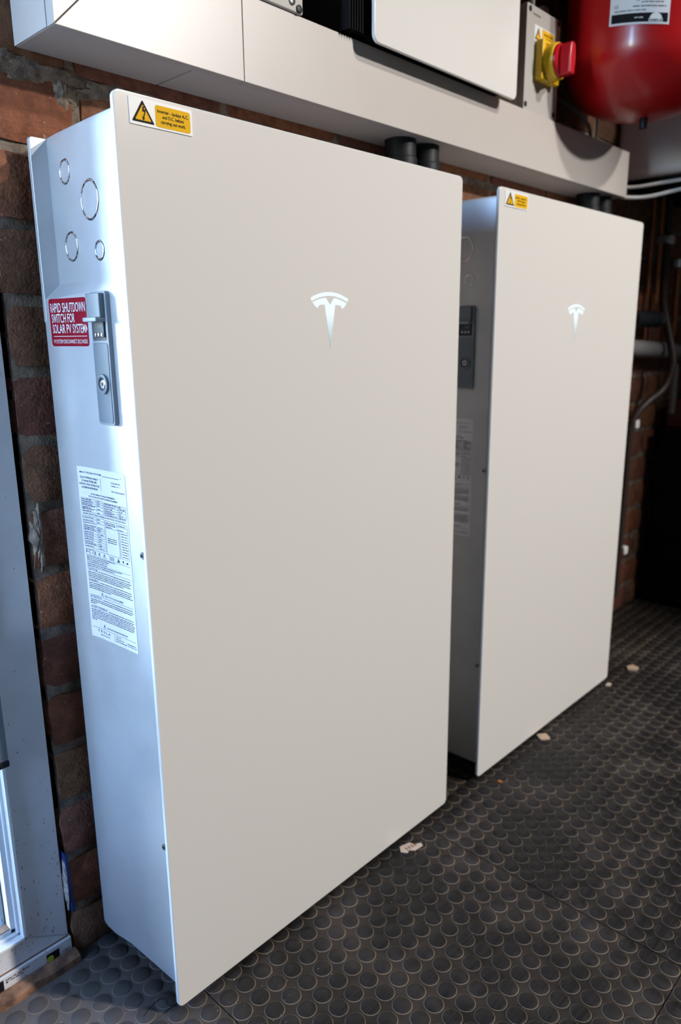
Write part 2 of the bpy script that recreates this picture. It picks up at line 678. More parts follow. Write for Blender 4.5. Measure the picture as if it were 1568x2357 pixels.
# floor slab, rubber tiles, studs
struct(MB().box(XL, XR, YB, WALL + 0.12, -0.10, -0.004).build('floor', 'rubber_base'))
floor = bpy.data.objects['floor']
PX, PY, X0, Y0 = 0.03056, 0.03036, 0.0925, -0.0558
SX = [X0 + (k - 0.5) * PX for k in range(-47, 90, 16)]      # tile seams along Y (16 studs apart)
SX = [X0 - 1.5 * PX + 16 * PX * k for k in range(-4, 6)]
SY = [Y0 + 2.5 * PY - 16 * PY * k for k in range(0, 4)]
g = 0.0005
for i in range(len(SX) - 1):
    ys = [WALL] + SY
    for j in range(len(ys) - 1):
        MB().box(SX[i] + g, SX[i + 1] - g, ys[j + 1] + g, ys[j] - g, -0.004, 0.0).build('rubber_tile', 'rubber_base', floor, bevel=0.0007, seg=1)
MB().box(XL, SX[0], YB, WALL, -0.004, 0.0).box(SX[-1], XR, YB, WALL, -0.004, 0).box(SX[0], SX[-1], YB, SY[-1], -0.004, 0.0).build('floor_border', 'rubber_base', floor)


def proj(P):
    d = Vector(P) - CAM
    z = d.dot(AF)
    if z < 0.05:
        return None
    return 784 + FPX * d.dot(AR) / z, 1178.5 - FPX * d.dot(AU) / z, z


SR = 0.0128
sp = [(SR + 0.0013, 0.00005), (SR + 0.0002, 0.0004), (SR, 0.0012), (SR - 0.0006, 0.0016), (0.0, 0.0017)]


def stud_builder(n=24):
    b = MB()
    b.lathe(sp[:2], (0, 0, 0), n=n, mi=1)
    b.f = [f for f in b.f if len(f) == 4]
    b.mi = [1] * len(b.f)
    c = MB().lathe(sp[1:4], (0, 0, 0), n=n)
    c.f = [f for f in c.f if len(f) == 4] + [tuple(range(2 * n, 3 * n))]
    b.add(c.v, c.f, 0)
    return b


cand = []
for i in range(-46, 80):
    for j in range(-44, 9):
        x, y = X0 + i * PX, Y0 + j * PY
        if y > WALL - 0.012 or (x < -0.03 and y > 0.172):
            continue
        q = proj((x, y, 0.001))
        inview = q is not None and -40 < q[0] < 1610 and 1200 < q[1] < 2400
        hid = (0.0 < x < 0.61 and y > 0.0) or (0.72 < x < 1.33 and y > 0.0)
        cand.append((0 if (inview and not hid) else 1, q[2] if q else 9, x, y))
cand.sort()
first = None
tiles = [o for o in floor.children if o.name.startswith('rubber_tile')]


def tile_of(x, y):
    for t in tiles:
        xs = [v.co.x for v in t.data.vertices]
        ys_ = [v.co.y for v in t.data.vertices]
        if min(xs) <= x <= max(xs) and min(ys_) <= y <= max(ys_):
            return t
    return floor


for k, (vis, z, x, y) in enumerate(cand[:300]):
    if first is None:
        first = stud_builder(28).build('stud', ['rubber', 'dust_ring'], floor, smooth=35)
        s = first
    else:
        s = first.copy()
        C.objects.link(s)
    s.location = (x, y, 0)
    s.parent = tile_of(x, y)
rest = MB()
proto = stud_builder(20)
for vis, z, x, y in cand[300:]:
    q = proj((x, y, 0.0))
    if x > SX[-1] or x < SX[0] or y < SY[-1]:
        continue
    rest.add([(a + x, b + y, c) for a, b, c in proto.v], proto.f)
    rest.mi[-len(proto.f):] = proto.mi
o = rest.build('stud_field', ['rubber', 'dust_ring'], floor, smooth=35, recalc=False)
o['kind'] = 'stuff'
# curved knife cut in the rubber beside the door
MB().tube(spline([(-0.034, 0.034, 0.0016), (-0.016, 0.041, 0.0017), (-0.003, 0.040, 0.0018), (0.001, 0.033, 0.0017), (-0.002, 0.026, 0.0012), (0.006, 0.014, 0.0008)], 5), 0.0007, 6).build('knife_cut', 'black_rubber', floor)

# brick wall
wall = struct(MB().box(JX, XR, WALL + 0.0065, WALL + 0.12, 0, ZC).build('wall_back', 'mortar'))
rb = random.Random(3)
CH, Z1 = 0.0859, 0.1567     # course height, one known bed joint


def brick_mesh(seed, L, H):
    r = random.Random(seed)
    nx, nz = 7, 4
    vs, fs = [], []
    for j in range(nz + 1):
        for i in range(nx + 1):
            e = (i in (0, nx)) or (j in (0, nz))
            x = -L / 2 + L * i / nx + (r.uniform(-.0022, .0022) if True else 0)
            z = -H / 2 + H * j / nz + r.uniform(-.0018, .0018)
            y = (r.uniform(0.0015, 0.0045) if e else r.uniform(-0.0012, 0.0006))
            if i in (0, nx) and j in (0, nz):
                y += 0.003
            vs.append((x, y, z))
    for j in range(nz):
        for i in range(nx):
            a = j * (nx + 1) + i
            fs.append((a, a + 1, a + nx + 2, a + nx + 1))
    # rim back into the wall
    rim = [i for i in range(nx + 1)] + [(nx + 1) * j + nx for j in range(1, nz + 1)] + [(nx + 1) * nz + i for i in range(nx - 1, -1, -1)] + [(nx + 1) * j for j in range(nz - 1, 0, -1)]
    b0 = len(vs)
    for i in rim:
        x, y, z = vs[i]
        vs.append((x * 1.003, 0.09, z * 1.01))
    k = len(rim)
    for i in range(k):
        fs.append((rim[i], b0 + i, b0 + (i + 1) % k, rim[(i + 1) % k]))
    b = MB()
    b.add(vs, fs)
    return b


LB, HB = 0.222, 0.0715
protos = {}


def place_brick(xa, xb, zc, seed):
    L = xb - xa
    key = (round(L, 3), seed % 6)
    if key not in protos:
        o = brick_mesh(seed % 6 + int(L * 1000), L, HB).build('brick', 'brick', wall, smooth=60)
        o.data.name = 'brick'
        protos[key] = o
    else:
        o = protos[key].copy()
        C.objects.link(o)
        o.parent = wall
    o.location = ((xa + xb) / 2, WALL + rb.uniform(-0.001, 0.0025), zc)
    return o


nb = 0
hi = MB()
for k in range(-2, 38):
    zb = Z1 + CH * k + 0.0072
    zc = zb + HB / 2
    if zc - HB / 2 < -0.03:
        continue
    if zc > ZC - 0.03:
        break
    x = JX + (0.0 if k % 2 == 0 else 0.0)
    firstlen = LB if k % 2 else 0.108
    if k in (11, ):
        firstlen = 0.108
    xa = JX + rb.uniform(-0.004, 0.003)
    while xa < 2.55:
        Lx = firstlen if xa < JX + 0.02 else LB
        xb = xa + Lx
        if nb < 290 and zc < 1.72 and xa < 2.2:
            place_brick(xa, xb, zc, rb.randrange(100))
            nb += 1
        else:
            bb = brick_mesh(rb.randrange(6), Lx, HB)
            hi.add([(a + (xa + xb) / 2, b + WALL, c + zc) for a, b, c in bb.v], bb.f)
        xa = xb + 0.0125
o = hi.build('upper_bricks', 'brick', wall, smooth=60, recalc=False)
o['kind'] = 'stuff'
# proud lumps of squeezed-out mortar near the trunking
def lump(cx, cz, rx, rz, d, seed):
    r = random.Random(seed)
    b = MB()
    n, m = 34, 6
    vs = [(cx, WALL - d, cz)]
    for j in range(1, m + 1):
        t = j / m
        for i in range(n):
            a = 2 * math.pi * i / n
            w = 1 + 0.18 * math.sin(3 * a + seed) + r.uniform(-.26, .26)
            vs.append((cx + rx * t * w * math.cos(a), WALL - d * (1 - t ** 2.2) * r.uniform(0.6, 1.25) + 0.0075 * t ** 3, cz + rz * t * w * math.sin(a)))
    fs = [(0, 1 + i, 1 + (i + 1) % n) for i in range(n)]
    for j in range(m - 1):
        for i in range(n):
            a, c = 1 + j * n + i, 1 + j * n + (i + 1) % n
            fs.append((a, a + n, c + n, c))
    b.add(vs, fs)
    return b.build('mortar_smear', 'mortar', wall, smooth=60)


lump(0.018, 1.1865, 0.075, 0.0165, 0.0014, 1)
lump(0.056, 1.170, 0.021, 0.024, 0.0020, 2)
lump(0.120, 1.181, 0.060, 0.014, 0.0012, 3)
lump(-0.018, 1.190, 0.036, 0.016, 0.0012, 4)
lump(-0.032, 0.632, 0.009, 0.042, 0.0022, 5)
# reveal of the brickwork towards the door, the wall left of the door and above it
MB().box(JX, JX + 0.004, WALL + 0.012, WALL + 0.12, 0, ZC).build('reveal_pointing', 'mortar', wall)
struct(MB().box(XL, -1.02, WALL, WALL + 0.12, 0, ZC).box(-1.02, JX, WALL, WALL + 0.12, 2.14, ZC).build('wall_beside_door', 'room_paint'))
WY0, WY1, WZ0, WZ1 = -0.14, 0.17, 0.42, 2.30
struct(MB().box(XL - 0.1, XL, YB, WY0, -0.1, ZC).box(XL - 0.1, XL, WY1, WALL + 0.12, -0.1, ZC).box(XL - 0.1, XL, WY0, WY1, -0.1, WZ0)
       .box(XL - 0.1, XL, WY0, WY1, WZ1, ZC).build('wall_left', 'room_paint'))
win = struct(MB().box(XL - 0.062, XL - 0.058, WY0 + .03, WY1 - .03, WZ0 + .03, WZ1 - .03).build('window_2', 'pane', smooth=0))
for a in ((WY0, WY1, WZ0, WZ0 + .045), (WY0, WY1, WZ1 - .045, WZ1), (WY0, WY0 + .045, WZ0, WZ1), (WY1 - .045, WY1, WZ0, WZ1)):
    MB().box(XL - 0.09, XL - 0.03, *a).build('window_frame', 'upvc', win, bevel=.003)
struct(MB().box(XR, XR + 0.1, YB, WALL + 0.12, -0.1, ZC).build('wall_right', 'room_paint'))
struct(MB().box(XL - 0.1, XR + 0.1, YB - 0.1, YB, -0.1, ZC).build('wall_front', 'room_paint'))
struct(MB().box(XL - 0.1, XR + 0.1, YB - 0.1, WALL + 0.12, ZC, ZC + 0.1).build('ceiling', 'ceiling'))
struct(MB().box(-25, 25, -25, 25, -0.4, -0.12).build('ground_outside', 'outside'))

# glazed door / frame left of the brick corner
FY = 0.205
fx1, fx0, gz = -0.050, -0.1085, 0.0695
door = struct(MB().prism([(fx0 - 0.8, 2.05), (fx0 - 0.8, gz), (fx0, gz), (fx0, 2.05)][::-1], (0, 0.252, 0), (1, 0, 0), (0, 0, 1), (0, -1, 0), 0, 0.004).build('door_1', 'pane', smooth=0))


def rail(name, poly):
    return MB().prism(poly, (0, FY, 0), (1, 0, 0), (0, 0, 1), (0, -1, 0), -0.07, 0.0).build(name, 'upvc', door, bevel=0.0012)


xl = fx0 - 0.8
rail('frame_stile', [(fx1, 0.0345), (fx1, 2.11), (fx0, 2.05), (fx0, gz)])
rail('frame_stile', [(xl, gz), (xl, 2.05), (xl - 0.06, 2.11), (xl - 0.06, 0.0345)])
rail('frame_bottom_rail', [(fx1 - 0.0006, 0.034), (fx0 - 0.0003, gz), (xl, gz), (xl - 0.06, 0.034)])
rail('frame_top_rail', [(fx1, 2.1105), (xl - 0.06, 2.1105), (xl, 2.0505), (fx0, 2.0505)])
MB().box(xl - 0.06, fx1 + 0.002, 0.2005, 0.29, 0.0005, 0.0330).build('threshold', 'upvc', door, bevel=0.001)
MB().box(-0.30, fx1, 0.2042, 0.2052, 0.0328, 0.0348).build('dirt_line', 'brown_dirt', door)
# glazing beads in steps
for nm, a, b_, y0 in (('bead_lip', 0.0, 0.0045, 0.2015), ('bead_step', 0.0045, 0.0085, 0.2120), ('bead_slope', 0.0085, 0.0150, 0.2175)):
    MB().box(fx0 - b_, fx0 - a, y0, 0.247, gz + a, 2.05).build(nm, 'upvc_bead', door, bevel=0.0009)
    MB().box(xl, fx0 - a, y0, 0.247, gz + a, gz + b_).build(nm, 'upvc_bead', door, bevel=0.0009)
    MB().box(xl, fx0 - a, y0, 0.247, 2.05 - b_, 2.05 - a).build(nm, 'upvc_bead', door, bevel=0.0009)
    MB().box(xl + a, xl + b_, y0, 0.247, gz, 2.05).build(nm, 'upvc_bead', door, bevel=0.0009)
MB().box(fx0 - 0.0165, fx0 - 0.015, 0.232, 0.248, gz + 0.015, 2.035).box(xl, fx0 - 0.015, 0.232, 0.248, gz + 0.0150, gz + 0.0165).build('pane_gasket', 'gasket', door)
MB().box(xl, fx0 - 0.014, 0.2185, 0.240, gz + 0.0150, gz + 0.0163).build('dirt_line', 'brown_dirt', door)
h = MB().box(-0.150, -0.1085, 0.186, 0.2012, 0.3540, 0.520).build('hinge', 'grey_plastic', door, bevel=0.002)
MB().box(-0.1505, -0.1080, 0.1855, 0.2012, 0.3455, 0.3540).build('hinge_cap', 'black_rubber', h, bevel=0.0015)
MB().box(fx1 - 0.004, JX + 0.012, 0.262, 0.285, 0.0, 2.2).build('frame_seal', 'black_rubber', door)
# protective tape along the threshold
tp = MB().box(-0.30, -0.0500, 0.1998, 0.2006, 0.0030, 0.0325).build('threshold_tape', 'upvc', door)
FT = ((0, 0.1998, 0), (1, 0, 0), (0, 0, 1), (0, -1, 0))
b = MB()
rectf(b, FT, -0.0865, -0.0675, 0.0092, 0.0270, 0.0003, 0)
rectf(b, FT, -0.170, -0.1472, 0.0120, 0.0300, 0.0003, 0)
put_text(b, 'LEAD', FT, -0.0622, 0.0150, 0.0042, width=0.0112, d=0.0003, bold=0.01)
rr = random.Random(5)
micro(b, FT, -0.1440, -0.1110, 0.0262, 0.0022, rr, d=0.0003)
micro(b, FT, -0.1440, -0.1190, 0.0226, 0.0022, rr, d=0.0003)
b.flat(circle(-0.0815, 0.0180, 0.0052), *FT, 0.0005, 1)
b.build('tape_print', ['black_print', 'lime'], tp, smooth=0)
# timber strip below
rt = random.Random(9)
b = MB()
n = 40
vs = []
for i in range(n + 1):
    x = -0.0455 - 0.85 * i / n
    d = rt.uniform(-0.0015, 0.0015)
    vs += [(x, 0.1985, 0.0), (x, 0.180 + d, 0.0), (x, 0.1815 + d, 0.0105 + d), (x, 0.186 + d, 0.0130), (x, 0.1985, 0.0145)]
fs = []
for i in range(n):
    for j in range(4):
        a = i * 5 + j
        fs.append((a, a + 1, a + 6, a + 5))
fs += [(0, 1, 2, 3, 4), tuple(n * 5 + j for j in (4, 3, 2, 1, 0))]
b.add(vs, fs)
struct(b.build('trim_1', 'timber'))
# packer and crumbled filler in the joint between frame and brick
o = MB().prism([(-0.0465, 0.172), (-0.0415, 0.168), (-0.0385, 0.070), (-0.0430, 0.074)], (0, 0.198, 0), (1, 0, 0), (0, 0, 1), (0, -1, 0), -0.06, 0).build('plastic_packer', 'blue_plastic', bevel=0.0006, at=(-0.042, 0.198, 0.12))
tag(o, 'blue plastic packer wedged between white door frame and brick corner', 'packer')
o = lump(-0.0465, 0.118, 0.0022, 0.042, 0.004, 11)
o.parent = None
o.data.materials[0] = MT['foam']
o.name = 'filler_strip'
tag(o, 'crumbly pale filler strip beside the blue packer at the frame', 'filler')

# ================================================================== THE TWO BATTERY UNITS
UW, Z0, Z2 = 0.609, 0.012, 1.124


def make_battery():
    t = thing('wall_battery', 'nearer large white glass-fronted home battery with silver side and red label in full view', 'battery', (0, 0, 0), 'white home batteries on the wall')
    # --- silver case
    Lp = [(.0058, .0078), (.0046, .0098), (.0026, .060), (-.0008, .120), (-.0034, .136), (-.0060, .150), (-.0066, .172), (-.0050, .180)]
    Up = [(.0060, .0078), (.0050, .0098), (.0066, .060), (.0100, .120), (.0112, .140), (.0122, .156), (.0136, .170), (.0150, .180)]
    zl = [.937, .937, .9345, .9315, .930, .929, .9275, .9265]
    lev = []
    ins = lambda pr, d: [(x + d, y) for x, y in pr]
    lev.append([(x, y, .0350) for x, y in ins(Lp, .010)])
    lev.append([(x, y, .0380) for x, y in ins(Lp, .003)])
    lev.append([(x, y, .0450) for x, y in Lp])
    lev.append([(x, y, .5) for x, y in Lp])
    lev.append([(x, y, z) for (x, y), z in zip(Lp, zl)])
    lev.append([(x, y, .9465) for x, y in Up])
    lev.append([(x, y, 1.104) for x, y in Up])
    lev.append([(x, y, 1.109) for x, y in ins(Up, .0012)])
    lev.append([(x, y, 1.1115) for x, y in ins(Up, .005)])
    b = MB()
    vs = []
    k = len(Lp)
    for lv in lev:
        vs += lv + [(UW - x, y, z) for x, y, z in reversed(lv)]
    fs = []
    for j in range(len(lev) - 1):
        for i in range(2 * k):
            i2 = (i + 1) % (2 * k)
            fs.append((j * 2 * k + i, j * 2 * k + i2, (j + 1) * 2 * k + i2, (j + 1) * 2 * k + i))
    fs.append(tuple(range(2 * k)))
    fs.append(tuple((len(lev) - 1) * 2 * k + i for i in range(2 * k - 1, -1, -1)))
    b.add(vs, fs)
    b.build('case', 'silver', t, smooth=28)
    # --- rear flange beside the upper recess (both sides)
    for s in (0, 1):
        poly = rrect(-.0066, .030, .900, 1.1085, .004)
        poly = [(u if not s else UW - u, v) for u, v in poly]
        if s:
            poly = poly[::-1]
        MB().prism(poly, (0, .1765, 0), (1, 0, 0), (0, 0, 1), (0, -1, 0), -.0035, 0.0035).build('flange', 'silver', t, bevel=0.0012)
    MB().box(0.06, UW - 0.06, .180, .1995, 0.30, 1.02).build('wall_bracket', 'silver', t)
    MB().box(.0080, UW - .0080, .0045, .0110, Z0 + .026, Z2 - .014).build('gasket', 'gasket', t)
    # --- glass front
    g_ = MB().prism(rrect(0, UW, Z0, Z2, .0085, 8), (0, 0, 0), (1, 0, 0), (0, 0, 1), (0, -1, 0), -.0062, 0).build('glass_front', 'glass_white', t, bevel=0.0014, seg=3, smooth=50)
    # --- emblem: flat print lit from behind
    w = 0.0726
    hgt = 0.0731
    ctr, top = 0.3051, 0.9400

    def arc(u0, u1, v_c, v_e, half, k=10):
        return [(u0 + (u1 - u0) * i / k, v_c + (v_e - v_c) * ((u0 + (u1 - u0) * i / k) / half) ** 2) for i in range(k + 1)]
    A1 = arc(-.497, .497, 0.0, .112, .497) + arc(.478, -.478, .067, .168, .478)
    wing = arc(-.455, -.107, .098, .190, .455) + [(0, .226)] + arc(.107, .455, .098, .190, .455) + [(.40, .245), (.322, .292), (.300, .248), (.262, .230), (.140, .222), (0.0, 1.0), (-.140, .222), (-.262, .230), (-.300, .248), (-.322, .292), (-.40, .245)]
    FE = ((ctr, 0, top), (w, 0, 0), (0, 0, -hgt), (0, -1, 0))
    be = MB()
    be.flat(A1, *FE, .0002)
    be.flat(wing, *FE, .0002)
    be.build('emblem', 'emblem', g_, smooth=0, recalc=False, label='glowing pale T-shaped emblem')
    # --- warning label on the glass
    wlb = MB().prism(rrect(.0172, .0938, 1.0944, 1.1200, .0008, 2), (0, 0, 0), (1, 0, 0), (0, 0, 1), (0, -1, 0), 0, .0009).build('warning_label', 'white_print', t, label='yellow and white electrical warning label')
    FL = ((0, -.0009, 0), (1, 0, 0), (0, 0, 1), (0, -1, 0))
    bl = MB()
    bl.flat(rrect(.0478, .0912, 1.0963, 1.1170, .0025, 4), *FL, .0002, 0)
    tri = [(.0195, 1.0972), (.0463, 1.0972), (.0329, 1.1185)]

    def rtri(inset):
        cx, cy = sum(a for a, _ in tri) / 3, sum(c for _, c in tri) / 3
        pts = [(cx + (a - cx) * inset, cy + (c - cy) * inset) for a, c in tri]
        out = []
        for i in range(3):
            p0, p1, p2 = Vector(pts[i - 1]), Vector(pts[i]), Vector(pts[(i + 1) % 3])
            d0, d1 = (p0 - p1).normalized() * .0016, (p2 - p1).normalized() * .0016
            for tt in (0, .25, .5, .75, 1):
                q = (1 - tt) ** 2 * (p1 + d0) + 2 * tt * (1 - tt) * p1 + tt ** 2 * (p1 + d1)
                out.append((q.x, q.y))
        return out
    bl.flat(rtri(1.0), *FL, .0002, 1)
    bl.flat(rtri(.72), *FL, .0004, 0)
    bolt = [(.0322, 1.1140), (.0318, 1.1080), (.0344, 1.1080), (.0326, 1.1022), (.0318, 1.1038), (.0322, 1.0990), (.0356, 1.1014), (.0340, 1.1014), (.0368, 1.1100), (.0342, 1.1096), (.0352, 1.1122), (.0332, 1.1112)]
    bolt = [(.0328, 1.1135), (.0320, 1.1074), (.0346, 1.1077), (.0327, 1.1022), (.0317, 1.1036), (.0322, 1.0992), (.0352, 1.1013), (.0338, 1.1017), (.0366, 1.1098), (.0338, 1.1095), (.0349, 1.1128), (.0333, 1.1120)]
    bl.flat(bolt, *FL, .0006, 1)
    put_text(bl, 'Inverter - Isolate A.C.', FL, .0695, 1.1101, .0032, width=.0385, align='c', d=.0004, mi=1, bold=.012, res=3)
    put_text(bl, 'and D.C. before', FL, .0695, 1.1052, .0032, width=.0265, align='c', d=.0004, mi=1, bold=.012, res=3)
    put_text(bl, 'carrying out work.', FL, .0695, 1.1003, .0032, width=.0310, align='c', d=.0004, mi=1, bold=.012, res=3)
    bl.build('label_print', ['yellow', 'black_print'], wlb, smooth=0)
    # --- knockouts on the recessed upper side
    def upx(y):
        for (xa, ya), (xb, yb) in zip(Up, Up[1:]):
            if ya <= y <= yb:
                return xa + (xb - xa) * (y - ya) / (yb - ya)
    for y, z, r in ((.1296, 1.0664, .0140), (.0738, 1.0298, .0216), (.1280, .9861, .0170), (.0598, .9763, .0111)):
        n = 40
        ro, ri = r + .0002, r - .0032
        vs, fs = [], []
        for rad, dx in ((ro, .0003), (ro - .0008, -.0008), (ro - .0016, -.0011), (ri + .0008, -.0008), (ri, .0003)):
            for i in range(n):
                a = 2 * math.pi * i / n
                yy = y - rad * math.cos(a)
                vs.append((upx(yy) + dx, yy, z + rad * math.sin(a)))
        for j in range(4):
            for i in range(n):
                fs.append((j * n + i, j * n + (i + 1) % n, (j + 1) * n + (i + 1) % n, (j + 1) * n + i))
        b = MB()
        b.add(vs, fs)
        b.build('knockout_ring', 'machined', t, smooth=60)
    # --- side details; frame seen from the left: u runs towards the front (-y)
    sx = .0020
    FS = ((sx, 0, 0), (0, -1, 0), (0, 0, 1), (-1, 0, 0))
    sh = MB()
    ysamp = [-.1640, -.1632, -.1620, -.1600, -.150, -.136, -.128, -.120, -.0927, -.0907, -.0895, -.0887]

    def side_x(y):
        for (xa, ya), (xb, yb) in zip(Lp, Lp[1:]):
            if ya <= y <= yb:
                return xa + (xb - xa) * (y - ya) / (yb - ya)
        return sx

    def FR(u, v, d):
        return (side_x(-u) - .0003 - d, -u, v)

    def corner(u):
        e = min(u + .1640, -.0887 - u)
        r = .004
        return 0 if e >= r else r - math.sqrt(max(0, r * r - (r - e) ** 2))
    vs, fs = [], []
    for u in ysamp:
        c_ = corner(u)
        vs += [FR(u, .8742 + c_, 0), FR(u, .9286 - c_, 0)]
    for i in range(len(ysamp) - 1):
        fs.append((2 * i, 2 * i + 2, 2 * i + 3, 2 * i + 1))
    sh.add(vs, fs)
    shl = sh.build('shutdown_label', 'red_label', t, smooth=0, recalc=False, label='dark red rapid shutdown label')
    b = MB()
    put_text(b, 'RAPID SHUTDOWN', FR, -0.1598, .9130, .0104, width=0.0686, d=.0004, bold=.004, res=3)
    put_text(b, 'SWITCH FOR', FR, -0.1588, .9012, .0100, width=0.0443, d=.0004, bold=.004, res=3)
    put_text(b, 'SOLAR PV SYSTEM', FR, -0.1584, .8893, .0100, width=0.0648, d=.0004, bold=.004, res=3)
    b.add([FR(-0.0923, .8990, .0004), FR(-0.0895, .8940, .0004), FR(-0.0923, .8895, .0004)], [(0, 2, 1)])
    rectf(b, FR, -0.1580, -0.0912, .8853, .8859, .0004)
    put_text(b, 'PV SYSTEM DISCONNECT (DC) INSIDE', FR, -0.1580, .8775, .0044, width=0.0669, d=.0004, res=2)
    b.build('label_lettering', 'white_print', shl, smooth=0)
    # switch housing: bezel, flap over the switch, lever, dark rocker, lower door with lock
    hz = MB().prism(rrect(-.0763, -.0410, .7865, .9330, .0042, 5), *FS, -.004, .0042).build('switch_bezel', 'grey_plastic_light', t, bevel=0.0009)
    MB().prism(rrect(-.0746, -.0432, .7890, .8778, .0028, 4), *FS, .0030, .0050).build('access_door', 'grey_plastic', hz, bevel=0.0006)
    MB().prism(rrect(-.0735, -.0445, .8805, .9040, .0018, 3), *FS, .0030, .0046).build('switch_recess', 'dark_plastic', hz, bevel=0.0003)
    rk = MB().prism([(-.0680, .8838), (-.0462, .8838), (-.0462, .9030), (-.0680, .9030)], *FS, .004, .0062).build('rocker_switch', 'switch_dark', hz, bevel=0.0008)
    b = MB()
    FK = ((sx - .0062, 0, 0), (0, -1, 0), (0, 0, 1), (-1, 0, 0))
    put_text(b, 'OFF', FK, -.0540, .8938, .0036, width=.0090, align='c', d=.0002)
    b.build('switch_lettering', 'grey_plastic_light', rk, smooth=0)
    b = MB()
    for u in (-.0635, -.0567, -.0500):
        b.prism(circle(u, .8868, .0019, 12), *FK, -.001, .0009)
    b.build('switch_dimples', 'steel', rk)
    MB().prism(rrect(-.0735, -.0440, .9048, .9310, .0018, 3), *FS, .0035, .0105).build('switch_cover', 'grey_plastic', hz, bevel=0.0012)
    MB().prism(rrect(-.0732, -.0440, .9005, .9055, .0015, 3), *FS, .0035, .0160).build('cover_lip', 'grey_plastic_light', hz, bevel=0.0012)
    lk = MB().lathe([(.0112, .0), (.0112, .0024), (.0100, .0030), (.0078, .0026), (.0068, -.0008), (.0, -.0008)], (sx - .0050, .0574, .8327), axis='X', n=36).build('lock_ring', 'grey_plastic', hz, smooth=50)
    MB().lathe([(.0060, -.001), (.0060, .0012), (.0050, .0018), (.0022, .0018), (.0018, .0), (.0, .0)], (sx - .0050, .0574, .8327), axis='X', n=6).build('lock_core', 'steel', lk, smooth=0)
    # screws close to the glass
    for z in (.6386, .2518):
        s = MB().lathe([(.0046, -.001), (.0046, .0010), (.0038, .0020), (.0024, .0020), (.0020, .0008), (0, .0008)], (.0042, .0132, z), axis='X', n=20).build('screw', 'steel', t, smooth=50)
        MB().prism(circle(0, 0, .0024, 6), (.0042 - .0024, .0132, z), (0, -1, 0), (0, 0, 1), (-1, 0, 0), 0, .0003).build('screw_socket', 'black_rubber', s, smooth=0)
    # rating plate
    u0, u1, v0, v1 = -.1374, -.0390, .5085, .7310
    vs, fs = [], []
    for u in (u0, -.136, -.128, -.120, -.060, u1):
        vs += [FR(u, v0, 0), FR(u, v1, 0)]
    for i in range(5):
        fs.append((2 * i, 2 * i + 2, 2 * i + 3, 2 * i + 1))
    rl = MB().add(vs, fs).build('rating_plate', 'paper', t, smooth=0, recalc=False, label='long white printed rating plate')
    b = MB()
    rr = random.Random(21)
    Wd = u1 - u0

    def X(f):
        return u0 + Wd * f

    def Zv(f):
        return v1 - (v1 - v0) * f
    T = lambda s_, x, y, hh, w_=None, al='l', bold=.012: put_text(b, s_, FR, X(x), Zv(y), hh, w_ * Wd if w_ else None, al, .0002, 0, bold, 1)
    R_ = lambda x0, x1, y0, y1: rectf(b, FR, X(x0), X(x1), Zv(y1), Zv(y0), .0002)
    hl = lambda y, x0=.03, x1=.97: R_(x0, x1, y, y + .0016)
    vl = lambda x, y0, y1: R_(x, x + .004, y0, y1)
    mi_ = lambda x0, x1, y, hh=.0013: micro(b, FR, X(x0), X(x1), Zv(y), hh, rr)
    T('MAX DC VOLTAGE OF PV SYSTEM', .05, .035, .0022, .45)
    R_(.52, .88, .034, .0365)
    T('V', .90, .035, .0022)
    for i, s_ in enumerate(('TESLA POWERWALL ENERGY', 'STORAGE SYSTEM GRID', 'SUPPORT UTILITY INTERACTIVE', '& STANDALONE INVERTER')):
        T(s_, .235, .064 + i * .0185, .0023, (.38, .32, .42, .34)[i], 'c')
    vl(.475, .05, .118)
    T('TESLA PART NO.', .70, .066, .0017, .20)
    T('1707000 - 00 - Y', .70, .082, .0017, .20)
    T('SN: TG1242900028P34', .70, .112, .0017, .27)
    T('BATTERY ENERGY STORAGE SYSTEM (BESS) &', .5, .150, .0018, .52, 'c')
    T('PHOTOVOLTAIC (PV) POWER CONVERSION EQUIPMENT', .5, .165, .0018, .62, 'c')

    def table(xa, xb, split, ys):
        for y in ys:
            hl(y, xa, xb)
        vl(xa, ys[0], ys[-1])
        vl(xb, ys[0], ys[-1])
        vl(split, ys[0], ys[-1])
        for y, y2 in zip(ys, ys[1:]):
            k_ = max(1, int((y2 - y) / .0095))
            for q_ in range(k_):
                yy = y + (y2 - y) * (q_ + .82) / k_
                mi_(xa + .015, xa + (split - xa) * rr.uniform(.6, .95), yy)
                if q_ == k_ // 2:
                    mi_(split + .02, split + (xb - split) * rr.uniform(.4, .9), yy)
    table(.03, .48, .34, [.175, .187, .199, .211, .231, .252])
    table(.50, .97, .80, [.180, .190, .203, .216, .229, .240, .252])
    T('BATTERY ENERGY STORAGE SYSTEM (BESS) & PHOTOVOLTAIC (PV) SPECIFICATIONS', .5, .268, .0018, .90, 'c')
    table(.03, .48, .31, [.275, .290, .308, .336, .347, .358, .375, .388, .402, .415, .430, .442, .458])
    table(.50, .97, .75, [.278, .296, .318])
    vl(.50, .318, .470)
    vl(.77, .318, .470)
    vl(.97, .318, .470)
    for i in range(3):
        mi_(.53, .73, .380 + i * .011)
    for i in range(10):
        y = .326 + i * .0142
        R_(.785, .81, y, y + .0012)
        R_(.785, .81, y + .0085, y + .0097)
        R_(.785, .789, y, y + .0097)
        R_(.806, .81, y, y + .0097)
        mi_(.83, .96, y + .008)
    hl(.470)
    hl(.472, .03, .2)
    T('FC', .04, .497, .0042, .09)
    T('CE', .155, .497, .0042, .09)

